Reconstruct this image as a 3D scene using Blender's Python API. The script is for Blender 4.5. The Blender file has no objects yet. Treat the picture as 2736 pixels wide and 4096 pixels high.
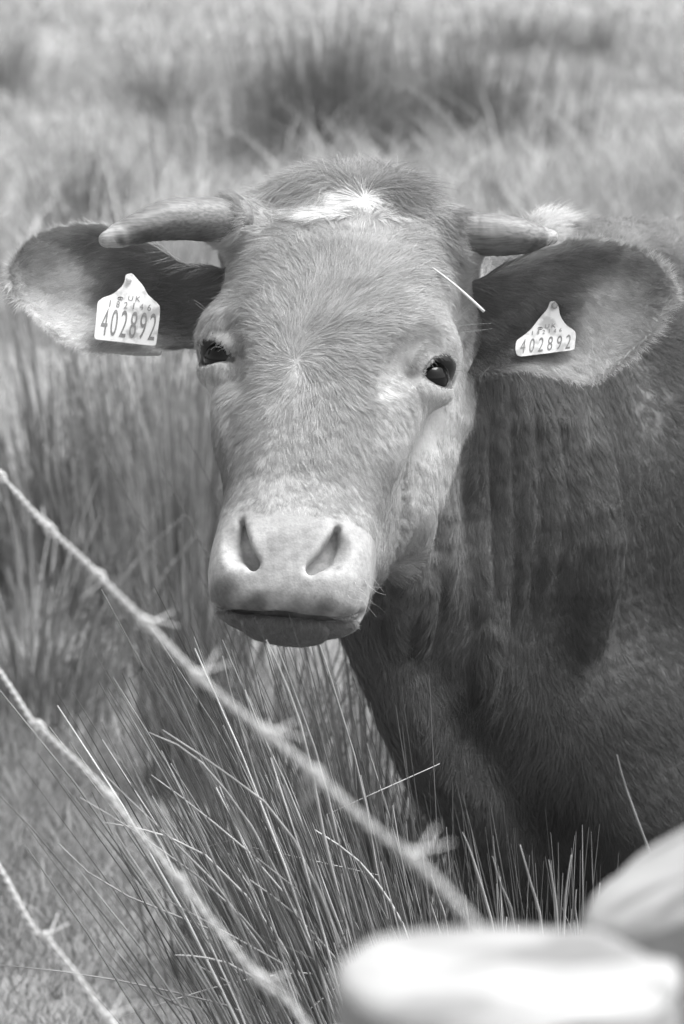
import bpy, math, random
import numpy as np
from mathutils import Matrix, Vector, kdtree
rng = np.random.default_rng(7); random.seed(7)
R = math.radians
scene = bpy.context.scene
col = scene.collection

# ------------------------------------------------------------------ camera
CAM = np.array([0.0, 0.0, 1.65]); PITCH = R(10.0)
FPX = 14760.0; IW, IH = 2736.0, 4096.0
D0 = 3.90                                   # depth of the cow's face along the view axis
cam_d = bpy.data.cameras.new('camera'); cam = bpy.data.objects.new('camera', cam_d); col.objects.link(cam)
cam.location = CAM; cam.rotation_euler = (math.pi/2 - PITCH, 0, 0)
cam_d.sensor_fit = 'VERTICAL'; cam_d.sensor_height = 23.6; cam_d.lens = 23.6*FPX/IH
cam_d.clip_start = 0.05; cam_d.clip_end = 2000
cam_d.dof.use_dof = True; cam_d.dof.focus_distance = 3.85; cam_d.dof.aperture_fstop = 6.0
scene.camera = cam
# camera axes in the world
AX = np.array([1.0, 0, 0]); AY = np.array([0, math.sin(PITCH), math.cos(PITCH)]); AZ = np.array([0, -math.cos(PITCH), math.sin(PITCH)])
ORG = CAM - AZ*D0                           # origin of the cow's own frame C (X right, Y up, Z to the viewer)
def c2w(p):
    p = np.asarray(p, float); return ORG + p[..., 0:1]*AX + p[..., 1:2]*AY + p[..., 2:3]*AZ
def w2c(p):
    q = np.asarray(p, float) - ORG; return np.stack([q@AX, q@AY, q@AZ], -1)
def W(px, py, z=0.0):                       # pixel + depth offset -> frame C
    d = D0 - z; return np.stack(np.broadcast_arrays((np.asarray(px, float)-IW/2)/FPX*d, -(np.asarray(py, float)-IH/2)/FPX*d, np.asarray(z, float)), -1)
def c2px(p):
    d = D0 - p[..., 2]; return p[..., 0]/d*FPX + IW/2, IH/2 - p[..., 1]/d*FPX
def at(px, py, Y):                          # pixel + world Y -> world point
    d = (px-IW/2)/FPX*AX - (py-IH/2)/FPX*AY - AZ; return CAM + d*(Y/d[1])
def at_z(px, py, z):
    d = (px-IW/2)/FPX*AX - (py-IH/2)/FPX*AY - AZ; return CAM + d*((z-CAM[2])/d[2])

# ------------------------------------------------------------------ light (bright overcast, monochrome)
SUN_EL, SUN_AZ = R(66), R(95)               # azimuth from +Y clockwise: high, from the right
world = bpy.data.worlds.new('World'); scene.world = world; world.use_nodes = True
nt = world.node_tree; bg = nt.nodes['Background']
sky = nt.nodes.new('ShaderNodeTexSky'); sky.sky_type = 'NISHITA'; sky.sun_disc = False
sky.sun_elevation = SUN_EL; sky.sun_rotation = SUN_AZ; sky.dust_density = 4.0
bwn = nt.nodes.new('ShaderNodeRGBToBW'); nt.links.new(sky.outputs[0], bwn.inputs[0]); nt.links.new(bwn.outputs[0], bg.inputs[0])
bg.inputs[1].default_value = 0.10
sd = bpy.data.lights.new('sun', 'SUN'); sd.energy = 1.5; sd.angle = R(35)
sun = bpy.data.objects.new('sun', sd); col.objects.link(sun)
sv = Vector((math.sin(SUN_AZ)*math.cos(SUN_EL), math.cos(SUN_AZ)*math.cos(SUN_EL), math.sin(SUN_EL)))
sun.rotation_euler = sv.to_track_quat('Z', 'Y').to_euler()
vs = scene.view_settings; vs.view_transform = 'Standard'; vs.look = 'None'; vs.gamma = 1.0; vs.use_curve_mapping = False
vs.exposure = 1.82
scene.render.engine = 'CYCLES'
cy = scene.cycles; cy.use_denoising = True; cy.max_bounces = 6; cy.diffuse_bounces = 3; cy.glossy_bounces = 2; cy.transparent_max_bounces = 4
scene.cycles_curves.shape = 'THICK'; scene.cycles_curves.subdivisions = 2

# ------------------------------------------------------------------ helpers
def tag(o, label=None, cat=None, group=None, kind=None):
    if label: o['label'] = label
    if cat: o['category'] = cat
    if group: o['group'] = group
    if kind: o['kind'] = kind
    return o
def link(name, data, parent=None, mat=None):
    o = bpy.data.objects.new(name, data); col.objects.link(o)
    if mat: data.materials.append(mat)
    if parent is not None:
        o.parent = parent; o.matrix_parent_inverse = Matrix.Translation(parent.location).inverted()
    return o
def empty(name, loc):
    o = bpy.data.objects.new(name, None); col.objects.link(o); o.location = Vector([float(v) for v in loc]); o.empty_display_size = .1; return o
def mesh(name, V, F, smooth=True):
    """V (n,3); F: (m,k) int array or list of such arrays"""
    me = bpy.data.meshes.new(name); Fs = F if isinstance(F, list) else [F]
    Fs = [np.asarray(f, np.int32) for f in Fs if len(f)]
    V = np.asarray(V, np.float32)
    me.vertices.add(len(V)); me.vertices.foreach_set('co', V.ravel())
    tot = np.concatenate([np.full(len(f), f.shape[1], np.int32) for f in Fs]); vi = np.concatenate([f.ravel() for f in Fs])
    me.loops.add(len(vi)); me.loops.foreach_set('vertex_index', vi)
    me.polygons.add(len(tot)); st = np.concatenate([[0], np.cumsum(tot)[:-1]]).astype(np.int32)
    me.polygons.foreach_set('loop_start', st); me.polygons.foreach_set('loop_total', tot)
    me.polygons.foreach_set('use_smooth', np.full(len(tot), smooth)); me.update(calc_edges=True); me.validate(); return me
def fattr(me, name, vals, dom='POINT'):
    a = me.attributes.new(name, 'FLOAT', dom); a.data.foreach_set('value', np.asarray(vals, np.float32).ravel())
def nrm(v):
    return v/np.maximum(np.linalg.norm(v, axis=-1, keepdims=True), 1e-9)
def tubes(paths, radii, sides=3, cap=True):
    """paths (N,K,3), radii (N,K) -> V,F of N tubes"""
    N, K, _ = paths.shape
    t = nrm(np.gradient(paths, axis=1)); up = np.zeros_like(t); up[..., 1] = 1
    up[np.abs(t[..., 1]) > .9] = (1, 0, 0)
    a = nrm(np.cross(t, up)); b = np.cross(t, a)
    th = np.arange(sides)*2*math.pi/sides
    V = paths[:, :, None, :] + radii[:, :, None, None]*(np.cos(th)[None, None, :, None]*a[:, :, None, :] + np.sin(th)[None, None, :, None]*b[:, :, None, :])
    base = (np.arange(N)*K*sides)[:, None, None]; k = np.arange(K-1)[None, :, None]; s = np.arange(sides)[None, None, :]; s2 = (s+1) % sides
    F = np.stack([base+k*sides+s, base+k*sides+s2, base+(k+1)*sides+s2, base+(k+1)*sides+s], -1).reshape(-1, 4)
    Fs = [F]
    if cap:
        e = np.concatenate([np.arange(N)[:, None]*K*sides + np.arange(sides)[None, ::-1], np.arange(N)[:, None]*K*sides + (K-1)*sides + np.arange(sides)[None]])
        Fs.append(e)
    return V.reshape(-1, 3), Fs
def ribbons(paths, widths, side):
    """flat blades: paths (N,K,3), widths (N,K), side (N,3) unit"""
    N, K, _ = paths.shape
    o = side[:, None, :]*widths[..., None]*.5
    V = np.stack([paths-o, paths+o], 2).reshape(-1, 3)
    base = (np.arange(N)*K*2)[:, None]; k = np.arange(K-1)[None]
    F = np.stack([base+2*k, base+2*k+1, base+2*k+3, base+2*k+2], -1).reshape(-1, 4)
    return V, F
def spline(pts, n):
    """Catmull-Rom through control points, n samples"""
    P = np.asarray(pts, float); P = np.concatenate([[2*P[0]-P[1]], P, [2*P[-1]-P[-2]]]); m = len(P)-3
    u = np.linspace(0, m, n); i = np.minimum(u.astype(int), m-1); t = (u-i)[:, None]
    p0, p1, p2, p3 = P[i], P[i+1], P[i+2], P[i+3]
    return .5*((2*p1) + (-p0+p2)*t + (2*p0-5*p1+4*p2-p3)*t*t + (-p0+3*p1-3*p2+p3)*t**3)
_nd = nrm(rng.normal(size=(24, 3))); _np = rng.uniform(0, 6.28, 24)
def noise(P, f, k=0, n=6):
    s = 0
    for i in range(n):
        j = (k*5+i) % 24; s = s + np.sin(P@_nd[j]*f*(1+.37*i) + _np[(j+k) % 24])
    return s/math.sqrt(n*.5)

# ------------------------------------------------------------------ materials (a black-and-white photograph: greys only)
def new_mat(name, rough=.8, spec=.3):
    m = bpy.data.materials.new(name); m.use_nodes = True; b = m.node_tree.nodes['Principled BSDF']
    b.inputs['Roughness'].default_value = rough; b.inputs['Specular IOR Level'].default_value = spec
    return m, m.node_tree, b
def grey(v): return (v, v, v, 1)
def N(t, typ, **kw):
    n = t.nodes.new(typ)
    for k, v in kw.items(): setattr(n, k, v)
    return n
def ramp(t, fac, stops):
    r = t.nodes.new('ShaderNodeValToRGB'); e = r.color_ramp.elements
    while len(e) < len(stops): e.new(.5)
    for q, (p, v) in zip(e, stops): q.position = p; q.color = grey(v)
    t.links.new(fac, r.inputs[0]); return r.outputs[0]
def noise_mat(name, stops, scale=20, detail=6, rough=.85, spec=.2, stretch=None, bump=0, bdist=.01):
    m, t, b = new_mat(name, rough, spec)
    tc = N(t, 'ShaderNodeTexCoord'); mp = N(t, 'ShaderNodeMapping'); t.links.new(tc.outputs['Object'], mp.inputs[0])
    if stretch: mp.inputs['Scale'].default_value = stretch
    n = N(t, 'ShaderNodeTexNoise'); n.inputs['Scale'].default_value = scale; n.inputs['Detail'].default_value = detail; t.links.new(mp.outputs[0], n.inputs[0])
    t.links.new(ramp(t, n.outputs[0], stops), b.inputs['Base Color'])
    if bump:
        bp = N(t, 'ShaderNodeBump'); bp.inputs['Strength'].default_value = bump; bp.inputs['Distance'].default_value = bdist
        t.links.new(n.outputs[0], bp.inputs['Height']); t.links.new(bp.outputs[0], b.inputs['Normal'])
    return m
def attr_mat(name, rough=.8, spec=.2, gain=1.0, var=0, scale=60, transl=0):
    m, t, b = new_mat(name, rough, spec)
    a = N(t, 'ShaderNodeAttribute', attribute_name='tone'); src = a.outputs['Fac']
    if var:
        tc = N(t, 'ShaderNodeTexCoord'); n = N(t, 'ShaderNodeTexNoise'); n.inputs['Scale'].default_value = scale; t.links.new(tc.outputs['Object'], n.inputs[0])
        mr = N(t, 'ShaderNodeMapRange'); mr.inputs[1].default_value = .3; mr.inputs[2].default_value = .7; mr.inputs[3].default_value = 1-var; mr.inputs[4].default_value = 1+var
        t.links.new(n.outputs[0], mr.inputs[0]); mu = N(t, 'ShaderNodeMath', operation='MULTIPLY'); t.links.new(src, mu.inputs[0]); t.links.new(mr.outputs[0], mu.inputs[1]); src = mu.outputs[0]
    t.links.new(src, b.inputs['Base Color'])
    if transl:
        tr = N(t, 'ShaderNodeBsdfTranslucent'); t.links.new(src, tr.inputs[0]); mx = N(t, 'ShaderNodeMixShader'); mx.inputs[0].default_value = transl
        t.links.new(b.outputs[0], mx.inputs[1]); t.links.new(tr.outputs[0], mx.inputs[2]); t.links.new(mx.outputs[0], t.nodes['Material Output'].inputs[0])
    return m
M_ground = noise_mat('pasture_soil', [(.25, .18), (.5, .22), (.75, .26)], scale=.9, detail=10, rough=1, spec=.05)
M_grass = attr_mat('grass_blades', .7, .2, transl=.25)
M_stem = attr_mat('rush_stems', .45, .5, var=.25, scale=25)
M_wire = noise_mat('weathered_galvanised_wire', [(.3, .34), (.7, .48)], scale=120, rough=.55, spec=.5)
M_skin = attr_mat('hide', .6, .35, var=.10, scale=260)
_t = M_skin.node_tree; _n = N(_t, 'ShaderNodeTexVoronoi'); _n.inputs['Scale'].default_value = 420; _tc = N(_t, 'ShaderNodeTexCoord'); _t.links.new(_tc.outputs['Object'], _n.inputs[0])
_b = N(_t, 'ShaderNodeBump'); _b.inputs['Strength'].default_value = .15; _b.inputs['Distance'].default_value = .0012; _t.links.new(_n.outputs['Distance'], _b.inputs['Height']); _t.links.new(_b.outputs[0], _t.nodes['Principled BSDF'].inputs['Normal'])
M_hair = attr_mat('coat_hair', .55, .35, transl=.18)
M_post_side = noise_mat('post_wood_side', [(.3, .20), (.7, .34)], scale=30, stretch=(1, 1, .08), rough=.9, bump=.5)
M_post_top = noise_mat('post_end_grain', [(.34, .16), (.48, .29), (.7, .34)], scale=13, detail=5, rough=.9, stretch=(1, 2.4, 1))
M_tag = noise_mat('tag_plastic', [(.38, .40), (.50, .68), (.7, .74)], scale=60, detail=8, rough=.5, spec=.4)
M_tag_shaded = noise_mat('tag_plastic_shaded', [(.3, .30), (.7, .36)], scale=40, rough=.5, spec=.4)  # grey copy of the tag plastic: the back plate's shade as colour
M_ink = noise_mat('printed_ink', [(.3, .16), (.7, .24)], scale=200, rough=.6)

# ------------------------------------------------------------------ ground
def ground_z(x, y):
    x = np.asarray(x, float); y = np.asarray(y, float)
    z = .05*np.sin(x*.7+1)*np.sin(y*.45) + .025*np.sin(x*2.3+y*1.1)
    z = z + .12*np.exp(-((x-.12)**2/.3+(y-3.5)**2/.25))          # the tussock's own mound
    return z
gx = np.sinh(np.linspace(-1, 1, 181)*5.2)/math.sinh(5.2)*260; gy = np.sinh(np.linspace(-.55, 1, 221)*5.2)/math.sinh(5.2)*420+4
GX, GY = np.meshgrid(gx, gy); GV = np.stack([GX, GY, ground_z(GX, GY)], -1).reshape(-1, 3)
ii = np.arange(220)[:, None]*181+np.arange(180)[None]; GF = np.stack([ii, ii+1, ii+182, ii+181], -1).reshape(-1, 4)
tag(link('ground', mesh('ground', GV, GF), mat=M_ground), kind='structure')

# ------------------------------------------------------------------ grass sward (nobody could count it)
def blades(xy, h, w, tone, lean=.5, K=4):
    n = len(xy); z = ground_z(xy[:, 0], xy[:, 1]); a = rng.uniform(0, 6.28, n); l = lean*rng.uniform(.3, 1.3, n)*h
    t = np.linspace(0, 1, K)[None, :]; P = np.zeros((n, K, 3))
    P[..., 0] = xy[:, 0:1] + np.cos(a)[:, None]*l[:, None]*t**2; P[..., 1] = xy[:, 1:2] + np.sin(a)[:, None]*l[:, None]*t**2
    P[..., 2] = z[:, None] - .01 + h[:, None]*t*(1-.15*t)
    b = rng.uniform(0, 6.28, n); side = np.stack([np.cos(b), np.sin(b), 0*b], -1)
    V, F = ribbons(P, w[:, None]*(1-.85*t**1.5), side); return V, F, np.repeat(tone, K*2)
parts = []
def patch(n, y0, y1, h, w, tone0, tv, marg=.25, lean=.6, tn=.13):
    y = np.sqrt(rng.uniform(y0**2, y1**2, n)); half = y*.0935+marg; x = rng.uniform(-1, 1, n)*half
    cl = noise(np.stack([x, y, 0*x], -1), 3.1, 1); hh = h*(1+.45*cl)*rng.uniform(.5, 1.3, n); hh = np.maximum(hh, h*.25)
    tone = np.clip(tone0*(1+tn*noise(np.stack([x, y*.6, 0*x], -1), 1.7, 2))*rng.uniform(1-tv, 1+tv, n), .05, .62)
    parts.append(blades(np.stack([x, y], -1), hh, w*rng.uniform(.6, 1.4, n), tone, lean))
patch(60000, 4.6, 7.5, .055, .0030, .33, .35)
patch(42000, 7.5, 14, .10, .0055, .38, .3, .5)
patch(32000, 14, 30, .14, .012, .36, .12, 1, tn=.08)
patch(5000, 14, 22, .26, .010, .40, .25, 1, .8)
patch(18000, 30, 80, .2, .03, .37, .1, 3, tn=.07)
patch(30000, 3.6, 10, .07, .006, .33, .3, 3.0)
patch(30000, 10, 40, .16, .02, .36, .15, 9.0, tn=.08)
V, F, T, o = [], [], [], 0
for v, f, t in parts: V.append(v); F.append(f+o); T.append(t); o += len(v)
me = mesh('grass', np.concatenate(V), np.concatenate(F)); fattr(me, 'tone', np.concatenate(T))
tag(link('grass', me, mat=M_grass), 'pale rough pasture grass covering the field', kind='stuff')

# ------------------------------------------------------------------ rush tussocks behind and beside the cow
def tussock(cx, cy, n, hgt, rad, spread, tone, label, rstem=.0016, lean=(0, 0), sides=3, dead=.15, name='rush_tussock'):
    K = 6; t = np.linspace(0, 1, K)[None, :]
    a = rng.uniform(0, 6.28, n); rr = rad*np.minimum(np.abs(rng.normal(0, .55, n)), 1.7); bx = cx+rr*np.cos(a); by = cy+rr*np.sin(a)
    h = hgt*np.clip(rng.normal(.62, .2, n), .2, 1.1)*np.clip(1-.35*(rr/rad)**2, .3, 1)*np.clip(1+.25*np.sin(3*a+cx)+.2*np.sin(5*a+cy), .5, 1.4); s = spread*rng.uniform(.2, 1.1, n)*h; a2 = a+rng.normal(0, .5, n)
    dx = np.cos(a2)*s+lean[0]*h; dy = np.sin(a2)*s+lean[1]*h; P = np.zeros((n, K, 3))
    P[..., 0] = bx[:, None]+dx[:, None]*(.45*t+.55*t**2.2); P[..., 1] = by[:, None]+dy[:, None]*(.45*t+.55*t**2.2)
    P[..., 2] = ground_z(bx, by)[:, None]-.02+h[:, None]*(t-.12*t**3)
    rad_ = rstem*rng.uniform(.7, 1.3, n)[:, None]*(1-.7*t**2)
    root = empty(name, (cx, cy, float(ground_z(cx, cy)))); tag(root, label, 'rushes', 'rush tussocks in the field')
    V, Fs = tubes(P, rad_, sides, cap=False); me = mesh('stems', V, Fs)
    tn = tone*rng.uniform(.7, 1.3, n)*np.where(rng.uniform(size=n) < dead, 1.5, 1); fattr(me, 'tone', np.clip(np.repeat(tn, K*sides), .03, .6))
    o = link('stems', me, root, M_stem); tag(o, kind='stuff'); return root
def gxy(px, py): p = at_z(px, py, 0.0); return p[0], p[1]
far = [(1300, 690, 1300, 1.0, .8, .22, .20, 'broad dark rush tussock out in the field behind the poll'),
       (1820, 640, 1200, .85, .85, .25, .21, 'dark rush tussock in the field above the shorter horn'),
       (2080, 260, 400, .62, 1.0, .3, .28, 'distant pale rush tussock farthest out behind the dark ones'),
       (2400, 270, 120, .6, .4, .4, .28, 'small sparse rush tussock far out above the cow\'s back'),
       (640, 470, 200, .7, .3, .6, .26, 'sparse pale rush tussock far behind the full-length horn'),
       (20, 420, 160, .9, .3, .3, .30, 'pale rush tussock far out beyond the tip of the ear with the large tag'),
       (330, 1010, 330, .7, .28, .5, .26, 'loose pale rush tussock behind the tip of the tagged ear'),
       (1950, 900, 240, .32, .3, .6, .24, 'low pale rush tussock just behind the shorter horn')]
for px, py, n, h, r, sp, tn, lab in far:
    x, y = gxy(px, py); tussock(x, y, n, h, r, sp, tn, lab, rstem=.0028*max(1, y/14))
tussock(-.31, 7.3, 420, .98, .16, .16, .27, 'tall pale rush tussock standing behind the cheek below the large tag', rstem=.0032, dead=.4)
tussock(-.45, 7.9, 420, .90, .24, .22, .22, 'tall grey rush tussock behind the pale one beside the cheek', rstem=.0032, dead=.3)
tussock(-.66, 8.2, 300, .8, .22, .3, .19, 'rush tussock behind the top wire below the tagged ear', rstem=.003, dead=.25)
tussock(-.60, 6.9, 260, .5, .3, .5, .2, 'low pale rush tussock under the top wire beyond the short grass', rstem=.0028, dead=.3)
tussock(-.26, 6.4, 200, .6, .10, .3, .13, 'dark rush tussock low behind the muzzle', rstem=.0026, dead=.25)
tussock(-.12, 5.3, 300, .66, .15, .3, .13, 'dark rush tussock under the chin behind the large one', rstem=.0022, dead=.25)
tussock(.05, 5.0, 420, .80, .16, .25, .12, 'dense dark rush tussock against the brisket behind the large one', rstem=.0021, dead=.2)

# ------------------------------------------------------------------ near rush tussock: every stem its own piece
nr = empty('rush_tussock', (.12, 3.5, float(ground_z(.12, 3.5))))
tag(nr, 'large dense rush tussock rising in front of the brisket beside the fence post', 'rushes', 'rush tussocks in the field')
def stem_piece(P, r0, tone, sides=4):
    K = len(P); t = np.linspace(0, 1, K); V, Fs = tubes(P[None], (r0*(1-.72*t**1.6))[None], sides)
    me = mesh('stem', V, Fs); fattr(me, 'tone', np.full(len(V), tone)); link('stem', me, nr, M_stem)
hand = [  # tip .. root, pixels in the photograph, standing in the tussock
    [(595, 2930), (760, 3010), (900, 3160), (1060, 3400), (1240, 3800)], [(650, 2920), (900, 3090), (1130, 3290), (1330, 3700)],
    [(415, 3290), (600, 3325), (820, 3420), (1060, 3680), (1250, 4000)], [(605, 3100), (830, 3270), (1080, 3500), (1330, 3900)],
    [(400, 3080), (580, 3260), (850, 3520), (1100, 3880), (1210, 4090)], [(320, 3190), (560, 3340), (900, 3600), (1180, 3950)],
    [(235, 3375), (420, 3540), (720, 3670), (960, 3780), (1200, 4020)], [(890, 2625), (930, 2800), (1020, 3100), (1150, 3500), (1290, 3950)],
    [(980, 2760), (1060, 2960), (1180, 3220), (1330, 3640)], [(1065, 2560), (1150, 2750), (1230, 3000), (1330, 3500)],
    [(1000, 3520), (1160, 3640), (1290, 3780), (1420, 3960)], [(1260, 3320), (1420, 3430), (1540, 3580), (1640, 3780)],
    [(1850, 3330), (1880, 3400), (1930, 3560), (1980, 3760)], [(1970, 3425), (2010, 3560), (2060, 3720)], [(2285, 3420), (2265, 3560), (2255, 3720)],
    [(2468, 3020), (2500, 3140), (2575, 3350), (2640, 3560)], [(1725, 3500), (1755, 3600), (1790, 3740)], [(1280, 2580), (1350, 2800), (1450, 3150), (1530, 3600)],
    [(750, 3840), (950, 3950), (1120, 4060), (1300, 4200)], [(700, 3820), (820, 3830), (960, 3880), (1150, 4060)], [(2195, 3440), (2215, 3560), (2230, 3740)],
    [(0, 3860), (350, 3900), (700, 3970), (1000, 4060), (1300, 4260)], [(460, 3800), (640, 3990), (820, 4110)], [(480, 4070), (820, 3960), (1130, 3900), (1400, 3960)],
    [(1110, 2590), (1190, 2800), (1290, 3100), (1400, 3560)], [(2305, 3560), (2300, 3640), (2310, 3760)], [(2080, 3380), (2130, 3560), (2170, 3740)]]
for h in hand:
    Y = rng.uniform(3.3, 3.6); pts = [at(px, py, Y + .12*(i/len(h))) for i, (px, py) in enumerate(h)][::-1]
    a, b = pts[0], pts[1]; gz_ = float(ground_z(a[0], a[1]))-.03; k_ = (a[2]-gz_)/max(b[2]-a[2], .03); sh = -(b-a)*k_; sh[:2] *= min(1, .16/max(1e-6, float(np.hypot(*sh[:2])))); sh[2] = gz_-a[2]
    root_ = a+sh; P = spline([root_, a+sh*.5*np.array([1.3, 1.3, 1]), *pts], 10)
    stem_piece(P, rng.uniform(.0015, .0022), rng.uniform(.20, .42))
NS = 265
for i in range(NS):
    u = i/NS
    bpx = 1380 + 950*u**.9 + rng.normal(0, 60); Y = rng.uniform(3.25, 3.75)
    b0 = at(bpx, 4100, Y); bx = .07+.75*(b0[0]-.07)+rng.normal(0, .02); by = Y
    lean = np.interp(u, [0, .25, .5, .75, 1], [-.36, -.28, -.17, -.05, .06]) + rng.normal(0, .07)
    top = np.interp(u, [0, .15, .3, .42, .6, 1], [.86, .95, .92, .82, .72, .66])*rng.uniform(.72, 1.06) - .12*max(0, -lean-.5)
    L_ = lean*(top-.15); t = np.linspace(0, 1, 8)
    P = np.stack([bx+L_*(.25*t+.75*t**1.7), by+rng.normal(0, .09)*t**1.5, float(ground_z(bx, by))-.03+(top-float(ground_z(bx, by)))*(t-.06*t**3)], -1)
    if rng.uniform() < .16: j_ = int(rng.integers(5, 7)); d_ = np.array([rng.normal(0, .5), rng.normal(0, .3), -rng.uniform(-.3, .6)]); l_ = np.linalg.norm(P[-1]-P[j_]); P[j_+1:] = P[j_]+d_*l_*np.linspace(0, 1, 8-j_)[1:, None]      # snapped tips
    stem_piece(P, rng.uniform(.0010, .0023), float(np.clip(rng.choice([.08, .12, .16, .24, .36], p=[.27, .32, .22, .13, .06])*rng.uniform(.8, 1.2), .05, .5)))
# finer stems packed behind them, too many to pick apart
n = 1500; K = 6; t = np.linspace(0, 1, K)[None]
u = rng.uniform(0, 1, n); bx = .01+.31*u**.9+rng.normal(0, .03, n); by = rng.uniform(3.4, 3.95, n); gz = ground_z(bx, by)
ln = np.interp(u, [0, .25, .5, .75, 1], [-.34, -.26, -.16, -.05, .05])+rng.normal(0, .08, n); tp = np.interp(u, [0, .15, .3, .45, 1], [.80, .88, .84, .68, .56])*rng.uniform(.62, 1.05, n); dx = ln*(tp-.12)
P = np.stack([bx[:, None]+dx[:, None]*(.25*t+.75*t**1.7), by[:, None]+rng.normal(0, .1, n)[:, None]*t**1.5, gz[:, None]-.03+(tp-gz)[:, None]*t+0*t], -1)
V, Fs = tubes(P, .0013*rng.uniform(.7, 1.4, n)[:, None]*(1-.7*t**2), 3, cap=False); me = mesh('under_stems', V, Fs)
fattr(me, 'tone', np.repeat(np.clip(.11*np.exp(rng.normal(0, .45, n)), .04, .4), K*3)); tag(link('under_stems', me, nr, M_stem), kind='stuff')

# ------------------------------------------------------------------ fence: posts and barbed wire
def post(name, top_c, r, label, tilt=(0, 0), chamf=.006, group='fence posts', slope=(0, 0)):
    """round stake; slope = dz per metre over the cut face"""
    x0, y0, zt = top_c; zb = float(ground_z(x0, y0))-.25
    root = empty(name, (x0, y0, float(ground_z(x0, y0)))); tag(root, label, 'fence post', group)
    S = 48; th = np.arange(S)*2*math.pi/S; wob = 1+.012*np.sin(3*th+1)+.008*np.sin(7*th)
    def ring(rr, z, sl=True):
        X = x0+rr*wob*np.cos(th); Y = y0+rr*wob*np.sin(th); Z = z+0*th
        if sl: Z = Z+slope[0]*(X-x0)+slope[1]*(Y-y0)
        return np.stack([X, Y, Z], -1)
    rings = [ring(r, zb, False), ring(r, (zb+zt)/2, False), ring(r, zt-chamf)]
    V = np.concatenate(rings); F = np.concatenate([np.stack([k*S+np.arange(S), k*S+(np.arange(S)+1) % S, (k+1)*S+(np.arange(S)+1) % S, (k+1)*S+np.arange(S)], -1) for k in range(2)])
    link('shaft', mesh('shaft', V, F), root, M_post_side)
    rings = [ring(r, zt-chamf), ring(r-chamf*.4, zt-chamf*.3), ring(r-chamf, zt), ring(r*.7, zt+.001), ring(r*.4, zt-.001), ring(r*.12, zt)]
    V = np.concatenate(rings+[np.array([[x0, y0, zt]])]); F = [np.concatenate([np.stack([k*S+np.arange(S), k*S+(np.arange(S)+1) % S, (k+1)*S+(np.arange(S)+1) % S, (k+1)*S+np.arange(S)], -1) for k in range(5)]),
         np.stack([5*S+np.arange(S), 5*S+(np.arange(S)+1) % S, np.full(S, 6*S)], -1)]
    V[:, 2] += .0012*noise(V, 90, 3)
    link('end_grain', mesh('end_grain', V, F), root, M_post_top)
    return root
p1 = at(2025, 3875, 1.45); post('fence_post', p1, .0705, 'pale round fence post with a flat sawn top holding the barbed wires')
p2 = at(2950, 3350, 1.80); post('fence_post', p2, .078, 'pale fence post with a slanted top standing behind the flat-topped one', slope=(.55, 0))
WZ = 1.18
wp1 = at_z(100, 2000, WZ); wp0 = at(1960, 3775, 1.515); fdir = nrm(wp1[:2]-wp0[:2])
p3 = np.array([*(wp0[:2]+fdir*3.05), 1.3]); post('fence_post', p3, .05, 'distant round fence post where the wires run out of the picture')
def barbed(pxs, z, knots, label, end_on_post):
    pts = [at_z(px, py, z) for px, py in pxs]
    a = np.array(end_on_post); far_ = np.array([p3[0], p3[1]-.05, z+.02])
    ctrl = [far_, *pts, a]; n = 420; C = spline(ctrl, n)
    root = empty('barbed_wire', a); tag(root, label, 'barbed wire', 'barbed wires of the fence')
    T = nrm(np.gradient(C, axis=0)); A = nrm(np.cross(T, [0, 0, 1.])); B = np.cross(A, T); s = np.concatenate([[0], np.cumsum(np.linalg.norm(np.diff(C, axis=0), axis=1))])
    C = C + .0012*(noise(C, 9, 1)[:, None]*A+noise(C, 11, 2)[:, None]*B)
    for ph in (0, math.pi):
        w = s/.045*2*math.pi+ph; P = C+.0013*(np.cos(w)[:, None]*A+np.sin(w)[:, None]*B)
        V, Fs = tubes(P[None], np.full((1, n), .00105), 6); link('strand', mesh('strand', V, Fs), root, M_wire)
    kp = [at_z(px, py, z) for px, py in knots]; d = .115
    for q in kp:
        j = int(np.argmin(np.linalg.norm(C-q, axis=1))); c, t_, aa, bb = C[j], T[j], A[j], B[j]; ph = rng.uniform(0, 6.28)
        w = np.linspace(0, 2.6*2*math.pi, 30); wrap = c+t_*((w/(w[-1])-.5)*.011)[:, None]+.0032*(np.cos(w+ph)[:, None]*aa+np.sin(w+ph)[:, None]*bb)
        tan0 = -np.sin(ph)*aa+np.cos(ph)*bb; e = w[-1]+ph; tan1 = -np.sin(e)*aa+np.cos(e)*bb
        P = np.concatenate([(wrap[0]-tan0*.020+t_*-.002)[None], wrap, (wrap[-1]+tan1*.020+t_*.003)[None]]); r_ = np.full(len(P), .0011); r_[0] = r_[-1] = .0004
        V, Fs = tubes(P[None], r_[None], 5); link('barb', mesh('barb', V, Fs), root, M_wire)
barbed([(5, 1905), (205, 2110), (390, 2310), (580, 2485), (800, 2700), (1060, 2930), (1250, 3085), (1480, 3290), (1680, 3450)], WZ,
       [(8, 1905), (205, 2110), (385, 2305), (575, 2480), (800, 2690), (1070, 2930), (1270, 3100), (1640, 3420)], 'top barbed wire running up to just under the post top', wp0)
z2 = float(at(0, 2700, at_z(5, 1905, WZ)[1])[2])
barbed([(0, 2705), (150, 2890), (420, 3185), (720, 3540), (1040, 3900), (1230, 4100)], z2, [(150, 2890), (420, 3185), (720, 3540), (1040, 3900)], 'middle barbed wire strand below the top one', (wp0[0], wp0[1], z2))
z3 = float(at(0, 3480, at_z(5, 1905, WZ)[1])[2])
barbed([(0, 3480), (190, 3745), (430, 4070), (520, 4200)], z3, [(190, 3745), (430, 4070)], 'lowest barbed wire strand just above the short grass', (wp0[0], wp0[1], z3))

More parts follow.
